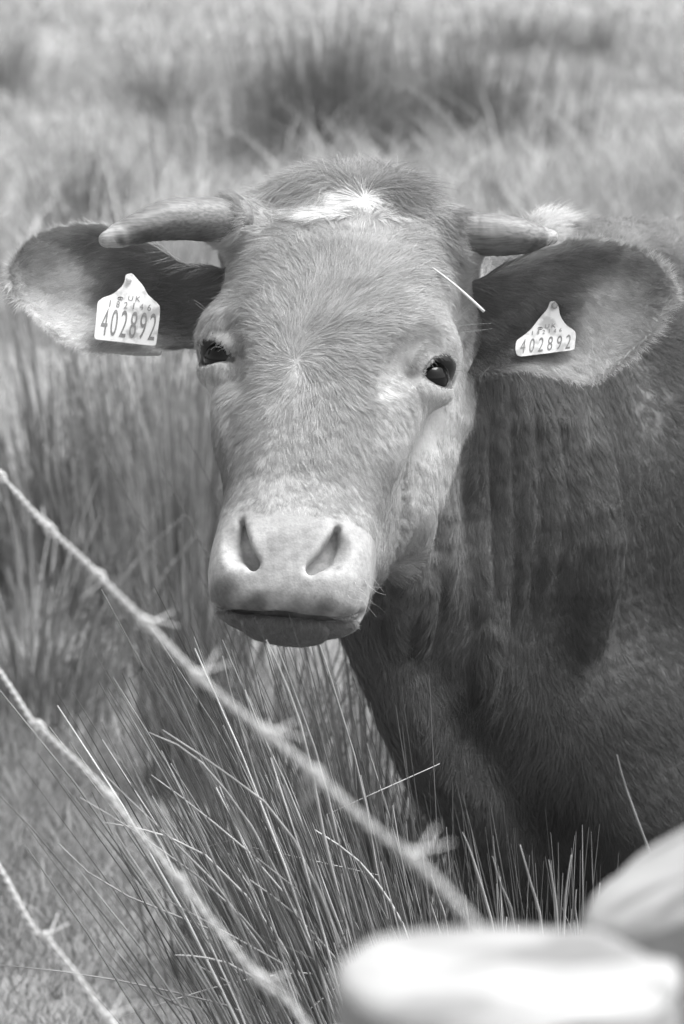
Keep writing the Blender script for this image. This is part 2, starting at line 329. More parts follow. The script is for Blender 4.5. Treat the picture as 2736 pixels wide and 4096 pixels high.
# ------------------------------------------------------------------ the cow: an implicit body, polygonised
def smin(a, b, k):
    h = np.clip(.5+.5*(b-a)/k, 0, 1); return b*(1-h)+a*h-k*h*(1-h)
def smax(a, b, k): return -smin(-a, -b, k)
def ell(P, c, r, Rm=None):
    q = P-np.asarray(c, P.dtype)
    if Rm is not None: q = q@np.asarray(Rm, P.dtype)
    r = np.asarray(r, P.dtype); k0 = np.linalg.norm(q/r, axis=-1); k1 = np.linalg.norm(q/(r*r), axis=-1); return k0*(k0-1)/np.maximum(k1, 1e-6)
def chain(P, pts, rad):
    f = None
    for (a, b, ra, rb) in zip(pts[:-1], pts[1:], rad[:-1], rad[1:]):
        a = np.asarray(a, P.dtype); ab = np.asarray(b, P.dtype)-a; t = np.clip(((P-a)@ab)/max(float(ab@ab), 1e-9), 0, 1)
        d = np.linalg.norm(P-a-t[:, None]*ab, axis=-1)-(ra+(rb-ra)*t); f = d if f is None else np.minimum(f, d)
    return f
def rotm(ax, ang):
    c, s = math.cos(ang), math.sin(ang)
    return np.array({'x': [[1, 0, 0], [0, c, -s], [0, s, c]], 'y': [[c, 0, s], [0, 1, 0], [-s, 0, c]], 'z': [[c, -s, 0], [s, c, 0], [0, 0, 1]]}[ax])
HR = rotm('z', -R(4.0))@rotm('y', -R(9.5))@rotm('x', -R(25)); HO = W(1303, 1455, -.06)      # head frame L: x right, y up the face, z out of the face
def L2C(p): return np.asarray(p, float)@HR.T+HO
def C2L(p): return (p-HO.astype(p.dtype))@HR.astype(p.dtype)
SEC = np.array([  # y, half width, z front, z back, exponent
    [-.275, .040, .030, -.008, 2.2], [-.262, .060, .045, -.024, 2.4], [-.24, .072, .054, -.046, 2.6], [-.21, .076, .060, -.074, 2.7], [-.17, .086, .063, -.120, 2.8], [-.13, .098, .067, -.150, 2.9],
    [-.09, .107, .071, -.172, 3.0], [-.04, .113, .076, -.185, 3.0], [0, .117, .078, -.185, 2.9], [.05, .122, .077, -.175, 2.7], [.10, .124, .071, -.165, 2.5], [.15, .122, .056, -.15, 2.3], [.19, .108, .030, -.13, 2.1], [.215, .080, .000, -.11, 2.0], [.228, .045, -.025, -.085, 2.0]])
def head_sdf(P):
    Q = C2L(P); x, y, z = Q[:, 0], Q[:, 1], Q[:, 2]; ax = np.abs(x); S = np.stack([ax, y, z], -1)
    y = np.where(y < -.05, (y+.05)/1.165-.05, y); S = np.stack([ax, y, z], -1)
    hw = np.interp(y, SEC[:, 0], SEC[:, 1]); zf = np.interp(y, SEC[:, 0], SEC[:, 2]); zb = np.interp(y, SEC[:, 0], SEC[:, 3]); n = np.interp(y, SEC[:, 0], SEC[:, 4])
    zc = (zf+zb)/2; hd = (zf-zb)/2; hw = hw*(1-.28*np.clip((.03-z)/.16, 0, 1)*np.clip(-y/.07, 0, 1))
    g = (np.minimum(ax/hw, 9)**n+(np.abs(z-zc)/hd)**n+1e-9)**(1/n); f = (g-1)*np.minimum(hw, hd)
    f = np.maximum(f, np.maximum(y-.228, -.275-y))
    f = smin(f, ell(S, (0, .188, -.025), (.088, .046, .075)), .03)                      # poll
    f = smin(f, chain(S, [(.04, .178, -.02), (.100, .165, -.035)], [.045, .036]), .03)  # horn bosses
    f = smin(f, ell(S, (.105, .018, -.002), (.036, .044, .050)), .03)                  # brow and orbit
    f = smin(f, chain(S, [(.084, .02, -.13), (.074, -.07, -.12), (.048, -.17, -.085)], [.034, .030, .026]), .05)   # cheek and jaw
    f = smin(f, chain(S, [(.10, -.035, .0), (.082, -.10, .022)], [.018, .012]), .03)   # facial crest
    mz = (np.abs(x)/.0745)**3.3+(np.abs(y+.222)/.0558)**3.3+(np.abs(z-.005)/.058)**3.3; f = smin(f, (np.maximum(mz, 1e-6)**(1/3.3)-1)*.056, .03)                     # muzzle
    f = smin(f, ell(S, (.041, -.224, .028), (.036, .042, .036)), .018)                 # nostril wings
    f = smin(f, ell(S, (.034, -.250, .010), (.041, .024, .042)), .015)                # upper lip
    f = smin(f, chain(S, [(.045, -.213, -.058), (.020, -.245, -.044)], [.026, .018]), .02)
    f = smax(f, -(y+.2745-.10*np.maximum(ax-.03, 0)), .007)                               # level lower edge of the upper lip
    lip = smin(ell(S, (0, -.2735, -.004), (.044, .0095, .036)), ell(S, (.022, -.2750, .004), (.023, .0085, .027)), .006)
    f = smin(f, lip, .004)
    for dy, dz, r in ((-.2725, .036, .0050), (-.270, .028, .0045), (-.268, .021, .0038)):   # the mouth: a groove curving back to the corners
        f = smax(f, -chain(S, [(0, dy, dz), (.040, dy+.003, dz-.006), (.083, dy+.012, dz-.022)], [r, r, r*.8]), .004)
    f = smax(f, -ell(S, (.088, -.02, .050), (.02, .035, .016), rotm('z', -.5)), .03)   # hollow in front of the eye
    f = smax(f, -ell(S, (.0525, -.224, .070), (.0145, .0205, .015), rotm('z', -.45)), .008)   # nostrils: outer hollow, then the slit
    for dz, r in ((.070, .0048), (.059, .0056), (.050, .0056)):
        k = (.068-dz)*.25; f = smax(f, -chain(S, [(.0515-k, -.199, dz), (.0490-k, -.214, dz), (.0440-k, -.226, dz), (.032-k, -.238, dz)], [r*.45, r*.85, r*1.1, r]), .009)
    return f
# neck, trunk and legs (frame C)
DOWN = np.array([0, -math.cos(PITCH), -math.sin(PITCH)])
def WZ_(px, py, z): return W(px, py, z)
NK = [  # centre px, depth, radii of neck sections
    (W(1640, 1400, -.26), (.10, .15, .10)), (W(1780, 1760, -.31), (.11, .22, .11)), (W(1960, 1890, -.37), (.12, .26, .12)), (W(2140, 2020, -.43), (.13, .29, .14))]
def gdown(p, r0): # drop a leg from frame-C point p to the ground
    w = c2w(p); g = float(ground_z(w[0], w[1])); return p+DOWN*(w[2]-g-r0)
TDIR = nrm(np.array([.80, 0, -.60])); SH = W(2700, 2110, -.66)
TR = np.stack([TDIR, np.array([0, 1., 0]), np.cross(TDIR, [0, 1., 0])], 1)
def legpts(p, back=0): 
    e = gdown(p, .03); m = p+(e-p)*.5; k = m+TDIR*.03*back; return [p, k, e]
LEG = [(legpts(W(2080, 3230, -.50)), (.085, .045, .04)), (legpts(W(2560, 3230, -.42)), (.085, .045, .04)),
       (legpts(SH+TDIR*1.25+np.array([0, -.25, 0])+TR[:, 2]*.17, 2), (.11, .05, .04)), (legpts(SH+TDIR*1.25+np.array([0, -.25, 0])-TR[:, 2]*.17, 2), (.11, .05, .04))]
def trunk_sdf(P):
    f = ell(P, NK[0][0], NK[0][1])
    for c, r in NK[1:]: f = smin(f, ell(P, c, r), .08)
    t = ell(P, SH+TDIR*.55, (.95, .355, .36), TR); t = smin(t, ell(P, SH+TDIR*1.2, (.42, .34, .30), TR), .1)
    t = smin(t, ell(P, W(2720, 2300, -.55), (.17, .33, .20)), .06)                    # shoulder
    t = smin(t, ell(P, W(2280, 2850, -.52), (.20, .20, .20)), .06)                    # brisket
    t = smin(t, ell(P, W(2600, 2950, -.50), (.14, .17, .16)), .05)
    t = smin(t, chain(P, [W(2120, 1060, -.48), W(2760, 1075, -.70)], [.04, .05]), .08)
    for pts, rr in LEG: t = smin(t, chain(P, pts, rr), .05)
    f = smin(f, t, .035)
    f = smin(f, chain(P, [W(1660, 1720, -.19), W(1620, 2020, -.18), W(1630, 2300, -.205)], [.045, .052, .048]), .06)      # throat
    # dewlap: leading edge from throat to brisket
    f = smin(f, chain(P, [W(1470, 2480, -.19), W(1590, 2780, -.22), W(1720, 3030, -.27), W(1880, 3230, -.34), W(2040, 3420, -.42)], [.030, .030, .034, .042, .05]), .045)
    f = smin(f, chain(P, [W(1600, 2250, -.20), W(1800, 2600, -.29), W(2000, 2900, -.38)], [.05, .07, .08]), .06)
    return f
def base_sdf(P): return smin(head_sdf(P), trunk_sdf(P), .03)
def cast(pxy, sdf):
    """first hit of the pixels' rays with an implicit surface"""
    pxy = np.asarray(pxy, float); d = np.stack([(pxy[:, 0]-IW/2)/FPX, -(pxy[:, 1]-IH/2)/FPX, -np.ones(len(pxy))], -1); d = nrm(d); o = np.array([0, 0, D0]); t = np.full(len(pxy), 3.3)
    for _ in range(140): t = t+np.clip(sdf(o+d*t[:, None]), -.05, .05)*.6
    return o+d*t[:, None]
FOLDS = [  # skin folds of the neck, traced down its side: pixels, radius, sink
    ([(1870, 1480), (1890, 1900), (1900, 2200), (1930, 2560)], 0.0175), ([(1965, 1500), (1995, 2000), (1985, 2300), (1975, 2560)], 0.0175),
    ([(2050, 1450), (2085, 1900), (2080, 2200), (2060, 2500)], 0.0175), ([(2140, 1450), (2185, 1900), (2170, 2200), (2140, 2480)], 0.0189),
    ([(2230, 1450), (2280, 1900), (2265, 2200), (2230, 2450)], 0.0203), ([(2300, 1500), (2360, 1950), (2375, 2150), (2350, 2400), (2310, 2650)], 0.0366),
    ([(1660, 1900), (1640, 2200), (1610, 2450), (1590, 2620)], 0.0189), ([(1730, 2150), (1690, 2420), (1670, 2620)], 0.0162), ([(1980, 2350), (1950, 2600), (1920, 2760)], 0.0175), ([(1760, 1850), (1780, 2150), (1770, 2400)], 0.0162)]
FP = []
for p, r in FOLDS:
    q = spline([(x, y, 0) for x, y in p], 7)[:, :2]; e = np.sin(np.linspace(.12, math.pi-.12, 7))**.6
    FP.append((cast(q, base_sdf)-np.stack([0*e, 0*e, r*(1.3-1.42*e)], -1), list(r*(.45+.55*e))))
EYES = []
for px, py in ((838, 1408), (1768, 1492)):
    h = cast([(px, py)], base_sdf)[0]; EYES.append(h)
Ln = [nrm(HR@np.array([s*a, .08, b])) for s, a, b in ((-1, .70, .71), (1, .78, .62))]
EYEC = [h-n*.0165 for h, n in zip(EYES, Ln)]
def eyeR(i):
    n = Ln[i]; up = HR@np.array([0, 1., 0]); a = nrm(np.cross(up, n)); b = np.cross(n, a); ang = R(-18 if i == 0 else 18)
    a2 = a*math.cos(ang)+b*math.sin(ang); return np.stack([a2, np.cross(n, a2), n], 1)
HB = [[L2C((-.08, .165, -.03)), W(915, 884, -.088)], [L2C((.08, .165, -.03)), W(1825, 934, -.118)]]
def body_sdf(P):
    out = np.full(len(P), .5, P.dtype); mh = (P[:, 0] < .34) & (P[:, 1] > -.34) & (P[:, 2] > -.45); mt_ = P[:, 2] < -.05
    if mh.any(): out[mh] = head_full(P[mh])
    if mt_.any(): out[mt_] = smin(out[mt_], trunk_full(P[mt_]), .065)
    return out
def trunk_full(P):
    f = trunk_sdf(P)
    for pts, r in FP: f = smin(f, chain(P, pts, r), .009)
    return f
def head_full(P):
    h = head_sdf(P)
    for hb in HB: h = smin(h, chain(P, hb, [.034, .0235]), .03)
    for i in (0, 1):
        E = eyeR(i)
        h = smin(h, ell(P, EYEC[i]+E[:, 1]*.013+E[:, 2]*.002, ((.026, .016, .018) if i == 0 else (.029, .018, .0205)), E), .012)      # upper lid
        h = smin(h, ell(P, EYEC[i]-E[:, 1]*.016-E[:, 2]*.001, (.027, .015, .019), E), .010)      # lower lid
        h = smax(h, -ell(P, EYEC[i]+E[:, 2]*.014, (.0200, .0152, .030), E), .004)               # the opening
    return h
def axis(segs):
    a = [segs[0][0]]
    for lo, hi, st in segs: m = max(1, int(round((hi-lo)/st))); a += list(np.linspace(lo, hi, m+1)[1:])
    return np.array(a, np.float32)
AXX = axis([(-.26, -.21, .008), (-.21, .19, .0030), (.19, .46, .008), (.46, 2.4, .035)])
AXY = axis([(-1.15, -.48, .03), (-.48, -.17, .010), (-.17, .40, .0030), (.40, .48, .008)])
AXZ = axis([(-2.0, -.75, .035), (-.75, -.25, .012), (-.25, .17, .0030), (.17, .2, .008)])
def polygonise(sdf):
    nx, ny, nz = len(AXX), len(AXY), len(AXZ); st = 4
    ix = np.unique(np.append(np.arange(0, nx, st), nx-1)); iy = np.unique(np.append(np.arange(0, ny, st), ny-1)); iz = np.unique(np.append(np.arange(0, nz, st), nz-1))
    g = np.stack(np.meshgrid(AXX[ix], AXY[iy], AXZ[iz], indexing='ij'), -1); fc = np.concatenate([sdf(c) for c in np.array_split(g.reshape(-1, 3), 8)]).reshape(g.shape[:3])
    jx = np.searchsorted(ix, np.arange(nx), 'right')-1; jy = np.searchsorted(iy, np.arange(ny), 'right')-1; jz = np.searchsorted(iz, np.arange(nz), 'right')-1
    f = fc[np.ix_(jx, jy, jz)].astype(np.float32)
    hx = np.diff(AXX)[np.minimum(np.arange(nx), nx-2)]; hy = np.diff(AXY)[np.minimum(np.arange(ny), ny-2)]; hz = np.diff(AXZ)[np.minimum(np.arange(nz), nz-2)]
    # near-surface blocks: re-evaluate finely
    near = np.abs(f) < st*2.2*np.maximum(np.maximum(hx[:, None, None], hy[None, :, None]), hz[None, None, :])
    idx = np.argwhere(near); P = np.stack([AXX[idx[:, 0]], AXY[idx[:, 1]], AXZ[idx[:, 2]]], -1)
    vals = np.concatenate([sdf(c) for c in np.array_split(P, max(1, len(P)//250000))]); f[near] = vals
    s = f < 0
    cs = sum(s[i:nx-1+i, j:ny-1+j, k:nz-1+k].astype(np.int8) for i in (0, 1) for j in (0, 1) for k in (0, 1))
    act = (cs > 0) & (cs < 8); cell = np.argwhere(act); vid = np.full(act.shape, -1, np.int32); vid[act] = np.arange(len(cell))
    acc = np.zeros((len(cell), 3)); cnt = np.zeros(len(cell))
    cor = [(i, j, k) for i in (0, 1) for j in (0, 1) for k in (0, 1)]
    for a in cor:
        for b in cor:
            if a < b and sum(abs(p-q) for p, q in zip(a, b)) == 1:
                A = cell+a; B = cell+b; fa = f[A[:, 0], A[:, 1], A[:, 2]]; fb = f[B[:, 0], B[:, 1], B[:, 2]]; m = (fa < 0) != (fb < 0)
                t = np.where(m, fa/np.where(m, fa-fb, 1), 0); pa = np.stack([AXX[A[:, 0]], AXY[A[:, 1]], AXZ[A[:, 2]]], -1); pb = np.stack([AXX[B[:, 0]], AXY[B[:, 1]], AXZ[B[:, 2]]], -1)
                acc += np.where(m[:, None], pa+(pb-pa)*t[:, None], 0); cnt += m
    V = (acc/np.maximum(cnt, 1)[:, None]).astype(np.float32); Fs = []
    for d in range(3):
        e1, e2 = [(1, 2), (2, 0), (0, 1)][d]; sl = [slice(None)]*3; sh = [slice(None)]*3; sl[d] = slice(0, -1); sh[d] = slice(1, None)
        ch = s[tuple(sl)] != s[tuple(sh)]; E = np.argwhere(ch); ok = (E[:, e1] > 0) & (E[:, e2] > 0) & (E[:, e1] < s.shape[e1]-1) & (E[:, e2] < s.shape[e2]-1); E = E[ok]
        ins = s[E[:, 0], E[:, 1], E[:, 2]]; q = []
        for (u, v) in ((-1, -1), (0, -1), (0, 0), (-1, 0)):
            c = E.copy(); c[:, e1] += u; c[:, e2] += v; q.append(vid[c[:, 0], c[:, 1], c[:, 2]])
        q = np.stack(q, -1); q[~ins] = q[~ins][:, ::-1]; Fs.append(q)
    F = np.concatenate(Fs); F = F[(F >= 0).all(1)]
    for _ in range(2):
        g = grad(V, sdf); v = sdf(V); V = V-np.clip(v/np.maximum((g*g).sum(1), .05), -.004, .004)[:, None]*g
    return V.astype(np.float32), F
def grad(P, sdf, h=.0008):
    h = np.float32(h); o = []
    for k in range(3):
        e = np.zeros(3, np.float32); e[k] = h; o.append((sdf(P+e)-sdf(P-e))/(2*h))
    return np.stack(o, -1)
BV, BF = polygonise(body_sdf)
print('body', len(BV), len(BF))

# ears: curled leaf-shaped shells
def ear_shell(top, bot, zb, zt, cup, ns=44, ntt=26, th=.006):
    Tp = spline([(*p, 0) for p in top], ns)[:, :2]; Bp = spline([(*p, 0) for p in bot], ns)[:, :2]
    s = np.linspace(0, 1, ns)[:, None]; t = np.linspace(0, 1, ntt)[None]
    px = Tp[:, 0:1]*(1-t)+Bp[:, 0:1]*t; py = Tp[:, 1:2]*(1-t)+Bp[:, 1:2]*t
    prof = (1-np.abs(2*t-1)**2.2); z = zb+(zt-zb)*s-cup*prof*np.sin(np.clip(s*1.05+.12, 0, 1)*math.pi)**.7*1.0 + .012*np.sin(s*math.pi)*(1-t)**4
    Pf = W(px, py, z); n = nrm(np.cross(np.gradient(Pf, axis=1), np.gradient(Pf, axis=0)))
    if n[ns//2, ntt//2, 2] < 0: n = -n
    thk = th*np.clip(1.6*(1-np.abs(2*t-1)**6)*np.clip((1-s)*9, .15, 1)+.12, .1, 1)
    Pb = Pf-n*thk[..., None]; nf = ns*ntt
    V = np.concatenate([Pf.reshape(-1, 3), Pb.reshape(-1, 3)]); i = np.arange(ns-1)[:, None]*ntt+np.arange(ntt-1)[None]
    q = np.stack([i, i+1, i+ntt+1, i+ntt], -1).reshape(-1, 4); F = [q, q[:, ::-1]+nf]
    for e in (np.arange(ns)*ntt, np.arange(ns)*ntt+ntt-1): F.append(np.stack([e[:-1], e[1:], e[1:]+nf, e[:-1]+nf], -1))
    e = (ns-1)*ntt+np.arange(ntt); F.append(np.stack([e[:-1], e[1:], e[1:]+nf, e[:-1]+nf], -1)); F = np.concatenate(F)
    # consistent outward winding of the front sheet
    c = q[len(q)//2]; fn = np.cross(V[c[1]]-V[c[0]], V[c[2]]-V[c[0]])
    if fn[2] < 0: F = F[:, ::-1]
    uv = np.concatenate([np.stack([s+0*t, t+0*s], -1).reshape(-1, 2)]*2); side = np.concatenate([np.zeros(nf), np.ones(nf)])
    return V, F, uv, side
EARL = ear_shell([(900, 1075), (745, 1062), (620, 985), (480, 925), (340, 905), (210, 930), (110, 985), (58, 1060), (44, 1110)],
                 [(900, 1390), (760, 1380), (640, 1388), (510, 1394), (370, 1388), (240, 1335), (140, 1250), (72, 1175), (46, 1120)], -.145, -.10, .036)
EARR = ear_shell([(1790, 1130), (1900, 1125), (2010, 1075), (2150, 1005), (2290, 972), (2430, 975), (2560, 1015), (2650, 1085), (2680, 1165)],
                 [(1790, 1480), (1900, 1490), (1990, 1475), (2110, 1465), (2230, 1500), (2350, 1505), (2470, 1440), (2590, 1330), (2678, 1185)], -.150, -.10, .038)
# ------------------------------------------------------------------ coat: flow, length and colour by region, some light and shade painted in
#  px, py, flow dx, dy (picture plane), length mm, lift, tone (hair colour, light or shade in places)
HEADT = np.array([
    (1300, 660, -.3, -1, 24, .5, 0.29), (1180, 690, -1, -.4, 24, .45, 0.32), (1450, 680, .3, -1, 24, .5, .17), (1560, 740, .9, -.2, 30, .5, .17), (1400, 745, -.2, -.7, 26, .5, 0.29), (1100, 750, -1, 0, 32, .4, 0.35),
    (1250, 830, -1, .15, 30, .3, .40), (1330, 800, -1, .0, 26, .35, .36), (1330, 850, -1, .2, 24, .3, .38), (1420, 840, -.7, .35, 22, .35, .35), (1520, 820, .8, .5, 28, .4, .22), (1000, 800, -1, .1, 26, .3, .30), (1700, 830, 1, .4, 28, .35, .28), (900, 870, -1, .1, 10, .12, .24), (860, 880, -1, .1, 9, .1, .22), (1850, 920, 1, .1, 10, .12, .22), (1800, 900, 1, .2, 14, .15, .24), (960, 850, -1, .05, 14, .15, .28),
    (1250, 930, -.25, -.95, 9, .2, .34), (1400, 930, .1, -1, 9, .2, .36), (1500, 930, .3, -.9, 10, .2, .34), (1080, 950, -.9, -.35, 26, .3, .36), (1600, 950, .8, -.4, 26, .3, .36), (920, 960, -1, .1, 22, .25, .36), (1780, 1000, .9, .1, 22, .3, .32),
    (1350, 1080, .05, -1, 24, .35, .34), (1150, 1100, -.6, -.75, 24, .3, .38), (980, 1130, -1, -.05, 22, .25, .38), (1550, 1120, .7, -.65, 24, .3, .38), (1730, 1150, 1, -.1, 20, .25, .38), (860, 1150, -.6, .7, 16, .2, .33),
    (1280, 1250, .15, -1, 22, .35, .38), (1120, 1260, -.55, -.8, 22, .3, .40), (980, 1290, -1, .2, 20, .25, .38), (1450, 1260, .8, -.55, 22, .3, .38), (1620, 1270, .9, -.3, 18, .2, .40), (1780, 1270, .7, .3, 12, .15, .42), (880, 1290, -.1, 1, 14, .15, .36),
    (1080, 1440, -1, .25, 18, .25, .38), (940, 1420, .05, 1, 14, .15, .34), (1330, 1420, .95, .1, 18, .25, .36), (1480, 1400, 1, .1, 18, .2, .36), (1580, 1420, .7, .7, 12, .15, .36), (1700, 1420, .8, .3, 8, .1, .42),
    (1190, 1560, .0, 1, 17, .25, .36), (1050, 1580, -.7, .7, 16, .25, .35), (1340, 1560, .4, .9, 17, .25, .37), (1480, 1560, .7, .7, 15, .2, .35), (930, 1560, -.3, .9, 12, .15, .32), (820, 1550, 0, 1, 8, .1, .36), (1640, 1590, .3, 1, 10, .12, .38), (1760, 1620, .0, 1, 7, .1, .46),
    (1180, 1750, -.05, 1, 14, .2, .36), (1000, 1760, -.45, .9, 13, .2, .28), (1380, 1760, .3, .95, 14, .2, .38), (1560, 1750, .5, .85, 12, .15, .40), (860, 1750, -.2, 1, 10, .15, .20), (1700, 1780, .2, 1, 9, .12, .44),  # left cheek darkened here and next row: shaded side painted in
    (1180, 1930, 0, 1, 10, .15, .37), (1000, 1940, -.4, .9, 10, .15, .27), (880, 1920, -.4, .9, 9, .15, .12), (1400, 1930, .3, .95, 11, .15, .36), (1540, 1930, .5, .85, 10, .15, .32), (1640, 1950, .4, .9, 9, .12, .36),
    (1180, 2030, 0, 1, 6, .12, .40), (950, 2050, -.5, .8, 6, .12, .34), (1420, 2040, .5, .85, 7, .12, .38), (1560, 2080, .6, .8, 10, .15, .30), (1490, 2150, .6, .8, 8, .15, .36), (1580, 2250, .7, .7, 12, .2, .24), (1560, 2350, .8, .6, 16, .25, .18),
    (1450, 2430, .6, .8, 10, .3, .22), (1150, 2540, 0, 1, 7, .3, .15), (1050, 2540, 0, 1, 7, .3, .15), (1250, 2540, 0, 1, 7, .3, .15)])
TRUNKT = np.array([
    (1500, 2300, .0, 1, 10, .15, .15), (1450, 2600, .3, 1, 18, .35, .16), (1650, 2900, .4, 1, 18, .35, .16), (1850, 3250, .3, 1, 18, .35, .13), (1900, 1650, 0, 1, 14, .15, .15), (1700, 1700, 0, 1, 11, .12, .22), (1620, 1950, -.1, 1, 10, .12, .28), (1760, 2100, -.05, 1, 12, .15, .24),
    (2000, 1900, .0, 1, 14, .15, .13), (2200, 1700, .05, 1, 15, .15, .125), (1750, 2500, -.1, 1, 15, .2, .13), (2000, 2500, -.05, 1, 16, .22, .11), (2250, 2200, .2, 1, 14, .2, .12), (2100, 2800, .05, 1, 34, .25, .09), (1850, 2900, .1, 1, 30, .25, .09), (2350, 2000, .5, .9, 12, .2, .12),
    (2150, 3150, .1, 1, 34, .3, .08), (2300, 3400, .1, 1, 30, .3, .08), (2450, 2400, .3, 1, 11, .15, .09), (2550, 2000, .4, .9, 10, .2, .08), (2600, 2700, .7, .8, 12, .15, .12), (2500, 3000, .6, .9, 15, .2, .10), (2650, 1600, .5, .8, 12, .15, .125), (2450, 1550, .3, 1, 15, .15, .12),
    (2700, 3100, .6, .9, 12, .15, .11), (2050, 1050, .9, -.1, 16, .15, .22), (2135, 920, -.1, -1, 46, .9, .9), (2180, 915, .2, -1, 46, .9, .9), (2240, 890, .4, -1, 30, .7, .3), (2290, 880, .5, -1, 26, .6, .26), (2270, 960, .5, -.8, 22, .5, .22), (2330, 900, .4, -.8, 26, .6, .25), (2130, 1010, .9, -.3, 18, .3, .2), (2500, 900, .3, -.9, 26, .6, .36), (2700, 900, .3, -.9, 26, .6, .36), (2600, 1100, .8, .4, 22, .2, .16), (3200, 1500, 1, .4, 22, .2, .13), (3600, 2500, 1, .4, 22, .2, .13)])  # back line tones raised: its bright top rim is painted light
EARLT = np.array([(800, 1100, -1, -.1, 22, .3, 0.22), (700, 1180, -1, .1, 24, .3, 0.18), (560, 1060, -1, .1, 24, .3, 0.18), (400, 960, -1, .0, 18, .3, 0.20), (740, 1300, -.8, .6, 22, .3, 0.18), (480, 1140, -1, .3, 14, .3, 0.25), (300, 1100, -1, .2, 8, .2, 0.75), (180, 1050, -1, .2, 10, .2, 0.53), (100, 1040, -1, .2, 14, .3, 0.23),
    (450, 1330, -.7, .6, 10, .25, 0.75), (300, 1230, -.8, .5, 8, .2, 0.75), (600, 1390, -.5, .8, 12, .3, 0.62), (200, 1200, -.8, .5, 12, .25, 0.62), (90, 1120, -1, .1, 14, .3, 0.44)])
EARRT = np.array([(1900, 1250, .7, .7, 26, .3, 0.155), (2020, 1150, .9, .2, 26, .3, 0.18), (2050, 1300, .6, .8, 26, .3, 0.14), (1930, 1430, .5, .9, 26, .35, 0.093), (2200, 1060, 1, .1, 24, .3, 0.18), (2350, 1020, 1, .1, 18, .3, 0.171), (2180, 1200, 1, .4, 20, .3, 0.18), (2520, 1050, 1, .3, 12, .25, 0.23),
    (2400, 1180, 1, .3, 8, .2, 0.62), (2520, 1180, 1, .2, 10, .2, 0.48), (2600, 1170, 1, .1, 14, .25, 0.26), (2350, 1320, .8, .6, 8, .2, 0.62), (2450, 1280, .9, .4, 8, .2, 0.66), (2250, 1440, .6, .8, 12, .25, 0.62), (2400, 1420, .7, .7, 12, .25, 0.53), (2550, 1300, .9, .5, 14, .25, 0.48), (2100, 1430, .6, .8, 16, .3, 0.44)])
def lookup(T, px, py, power=3.2):
    out = np.zeros((len(px), 5), np.float32)
    for a in range(0, len(px), 60000):
        x = px[a:a+60000, None]; y = py[a:a+60000, None]; d2 = (x-T[None, :, 0])**2+(y-T[None, :, 1])**2+40.**2
        w = d2**(-power/2*1.0); w /= w.sum(1, keepdims=True); out[a:a+60000] = w@T[:, 2:7]
    return out
def sstep(a, b, x): t = np.clip((x-a)/(b-a), 0, 1); return t*t*(3-2*t)
def in_blob(px, py, cx, cy, rx, ry, ang=0):
    c, s = math.cos(ang), math.sin(ang); u = (px-cx)*c+(py-cy)*s; v = -(px-cx)*s+(py-cy)*c; return np.sqrt((u/rx)**2+(v/ry)**2)
def coat(P, region):
    """region: 0 head, 1 trunk, 2 left ear, 3 right ear -> flow(2), length m, lift, tone"""
    px, py = c2px(P); out = np.zeros((len(P), 5), np.float32)
    for r, T in enumerate((HEADT, TRUNKT, EARLT, EARRT)):
        m = region == r
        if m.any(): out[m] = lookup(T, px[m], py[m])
    h = region == 0
    # forehead whorl
    dx, dy = px-1185, py-1445; rr = np.hypot(dx, dy)+1e-3; w = np.exp(-(rr/110)**2)*h; th = .7
    sx, sy = dx/rr*math.cos(th)-dy/rr*math.sin(th), dx/rr*math.sin(th)+dy/rr*math.cos(th)
    out[:, 0] = out[:, 0]*(1-w)+sx*w; out[:, 1] = out[:, 1]*(1-w)+sy*w
    # white star on the poll
    q = np.minimum(in_blob(px, py, 1330, 828, 150, 52, -.10)+.18*noise(P, 160, 2), in_blob(px, py, 1510, 862, 120, 24, .05)+.2*noise(P, 160, 3))
    out[:, 4] = np.where(h & (q < 1.0), .72, out[:, 4]); out[:, 2] = np.where(h & (q < 1.05), 22, out[:, 2]); out[:, 3] = np.where(h & (q < 1.05), .22, out[:, 3])
    # muzzle: bare skin
    Q = C2L(P.astype(np.float32)); muz = h*sstep(-.195, -.240, Q[:, 1]-.02*np.clip(1-np.abs(Q[:, 0])/.05, 0, 1)*0+.0)*(1-sstep(.083, .10, np.abs(Q[:, 0])))*sstep(-.07, -.045, Q[:, 2])
    lipm = (Q[:, 1] < -.308+.3*np.maximum(np.abs(Q[:, 0])-.045, 0)) & (Q[:, 2] < .040-.13*np.abs(Q[:, 0])); muz = muz*(1-.8*lipm)
    return px, py, out, muz, Q
tri = None
EUV = np.concatenate([np.full((len(BV), 2), .5), EARL[2], EARR[2]])
def body_arrays():
    V = [BV]; F = [BF]; reg = [np.where(head_sdf(BV) < trunk_sdf(BV)+.004, 0, 1)]; o = len(BV); side = [np.zeros(len(BV))]
    for k, (v, f, uv, sd_) in enumerate((EARL, EARR)):
        V.append(v); F.append(f+o); reg.append(np.full(len(v), 2+k)); side.append(sd_); o += len(v)
    return np.concatenate(V).astype(np.float32), np.concatenate(F), np.concatenate(reg), np.concatenate(side)
V, F, REG, SIDE = body_arrays()
px, py, ct, muz, Q = coat(V, REG)
rt = np.abs(2*EUV[:, 1]-1); ear_ = REG >= 2; rim = np.where(ear_, np.maximum(sstep(.80, .97, rt)*sstep(.15, .35, EUV[:, 0]), sstep(.90, 1, EUV[:, 0])), 0)
rdx = np.where(REG == 2, -1., 1.)*(.45+.6*EUV[:, 0]); rdy = np.sign(2*EUV[:, 1]-1)*(1-.8*sstep(.85, 1, EUV[:, 0]))
for k_, v_ in ((0, rdx), (1, rdy), (2, np.where(rdy > 0, 17., 12.)), (3, .1), (4, .42)): ct[:, k_] = ct[:, k_]*(1-rim)+v_*rim  # rim fringe paled: its backlight is painted into the tone
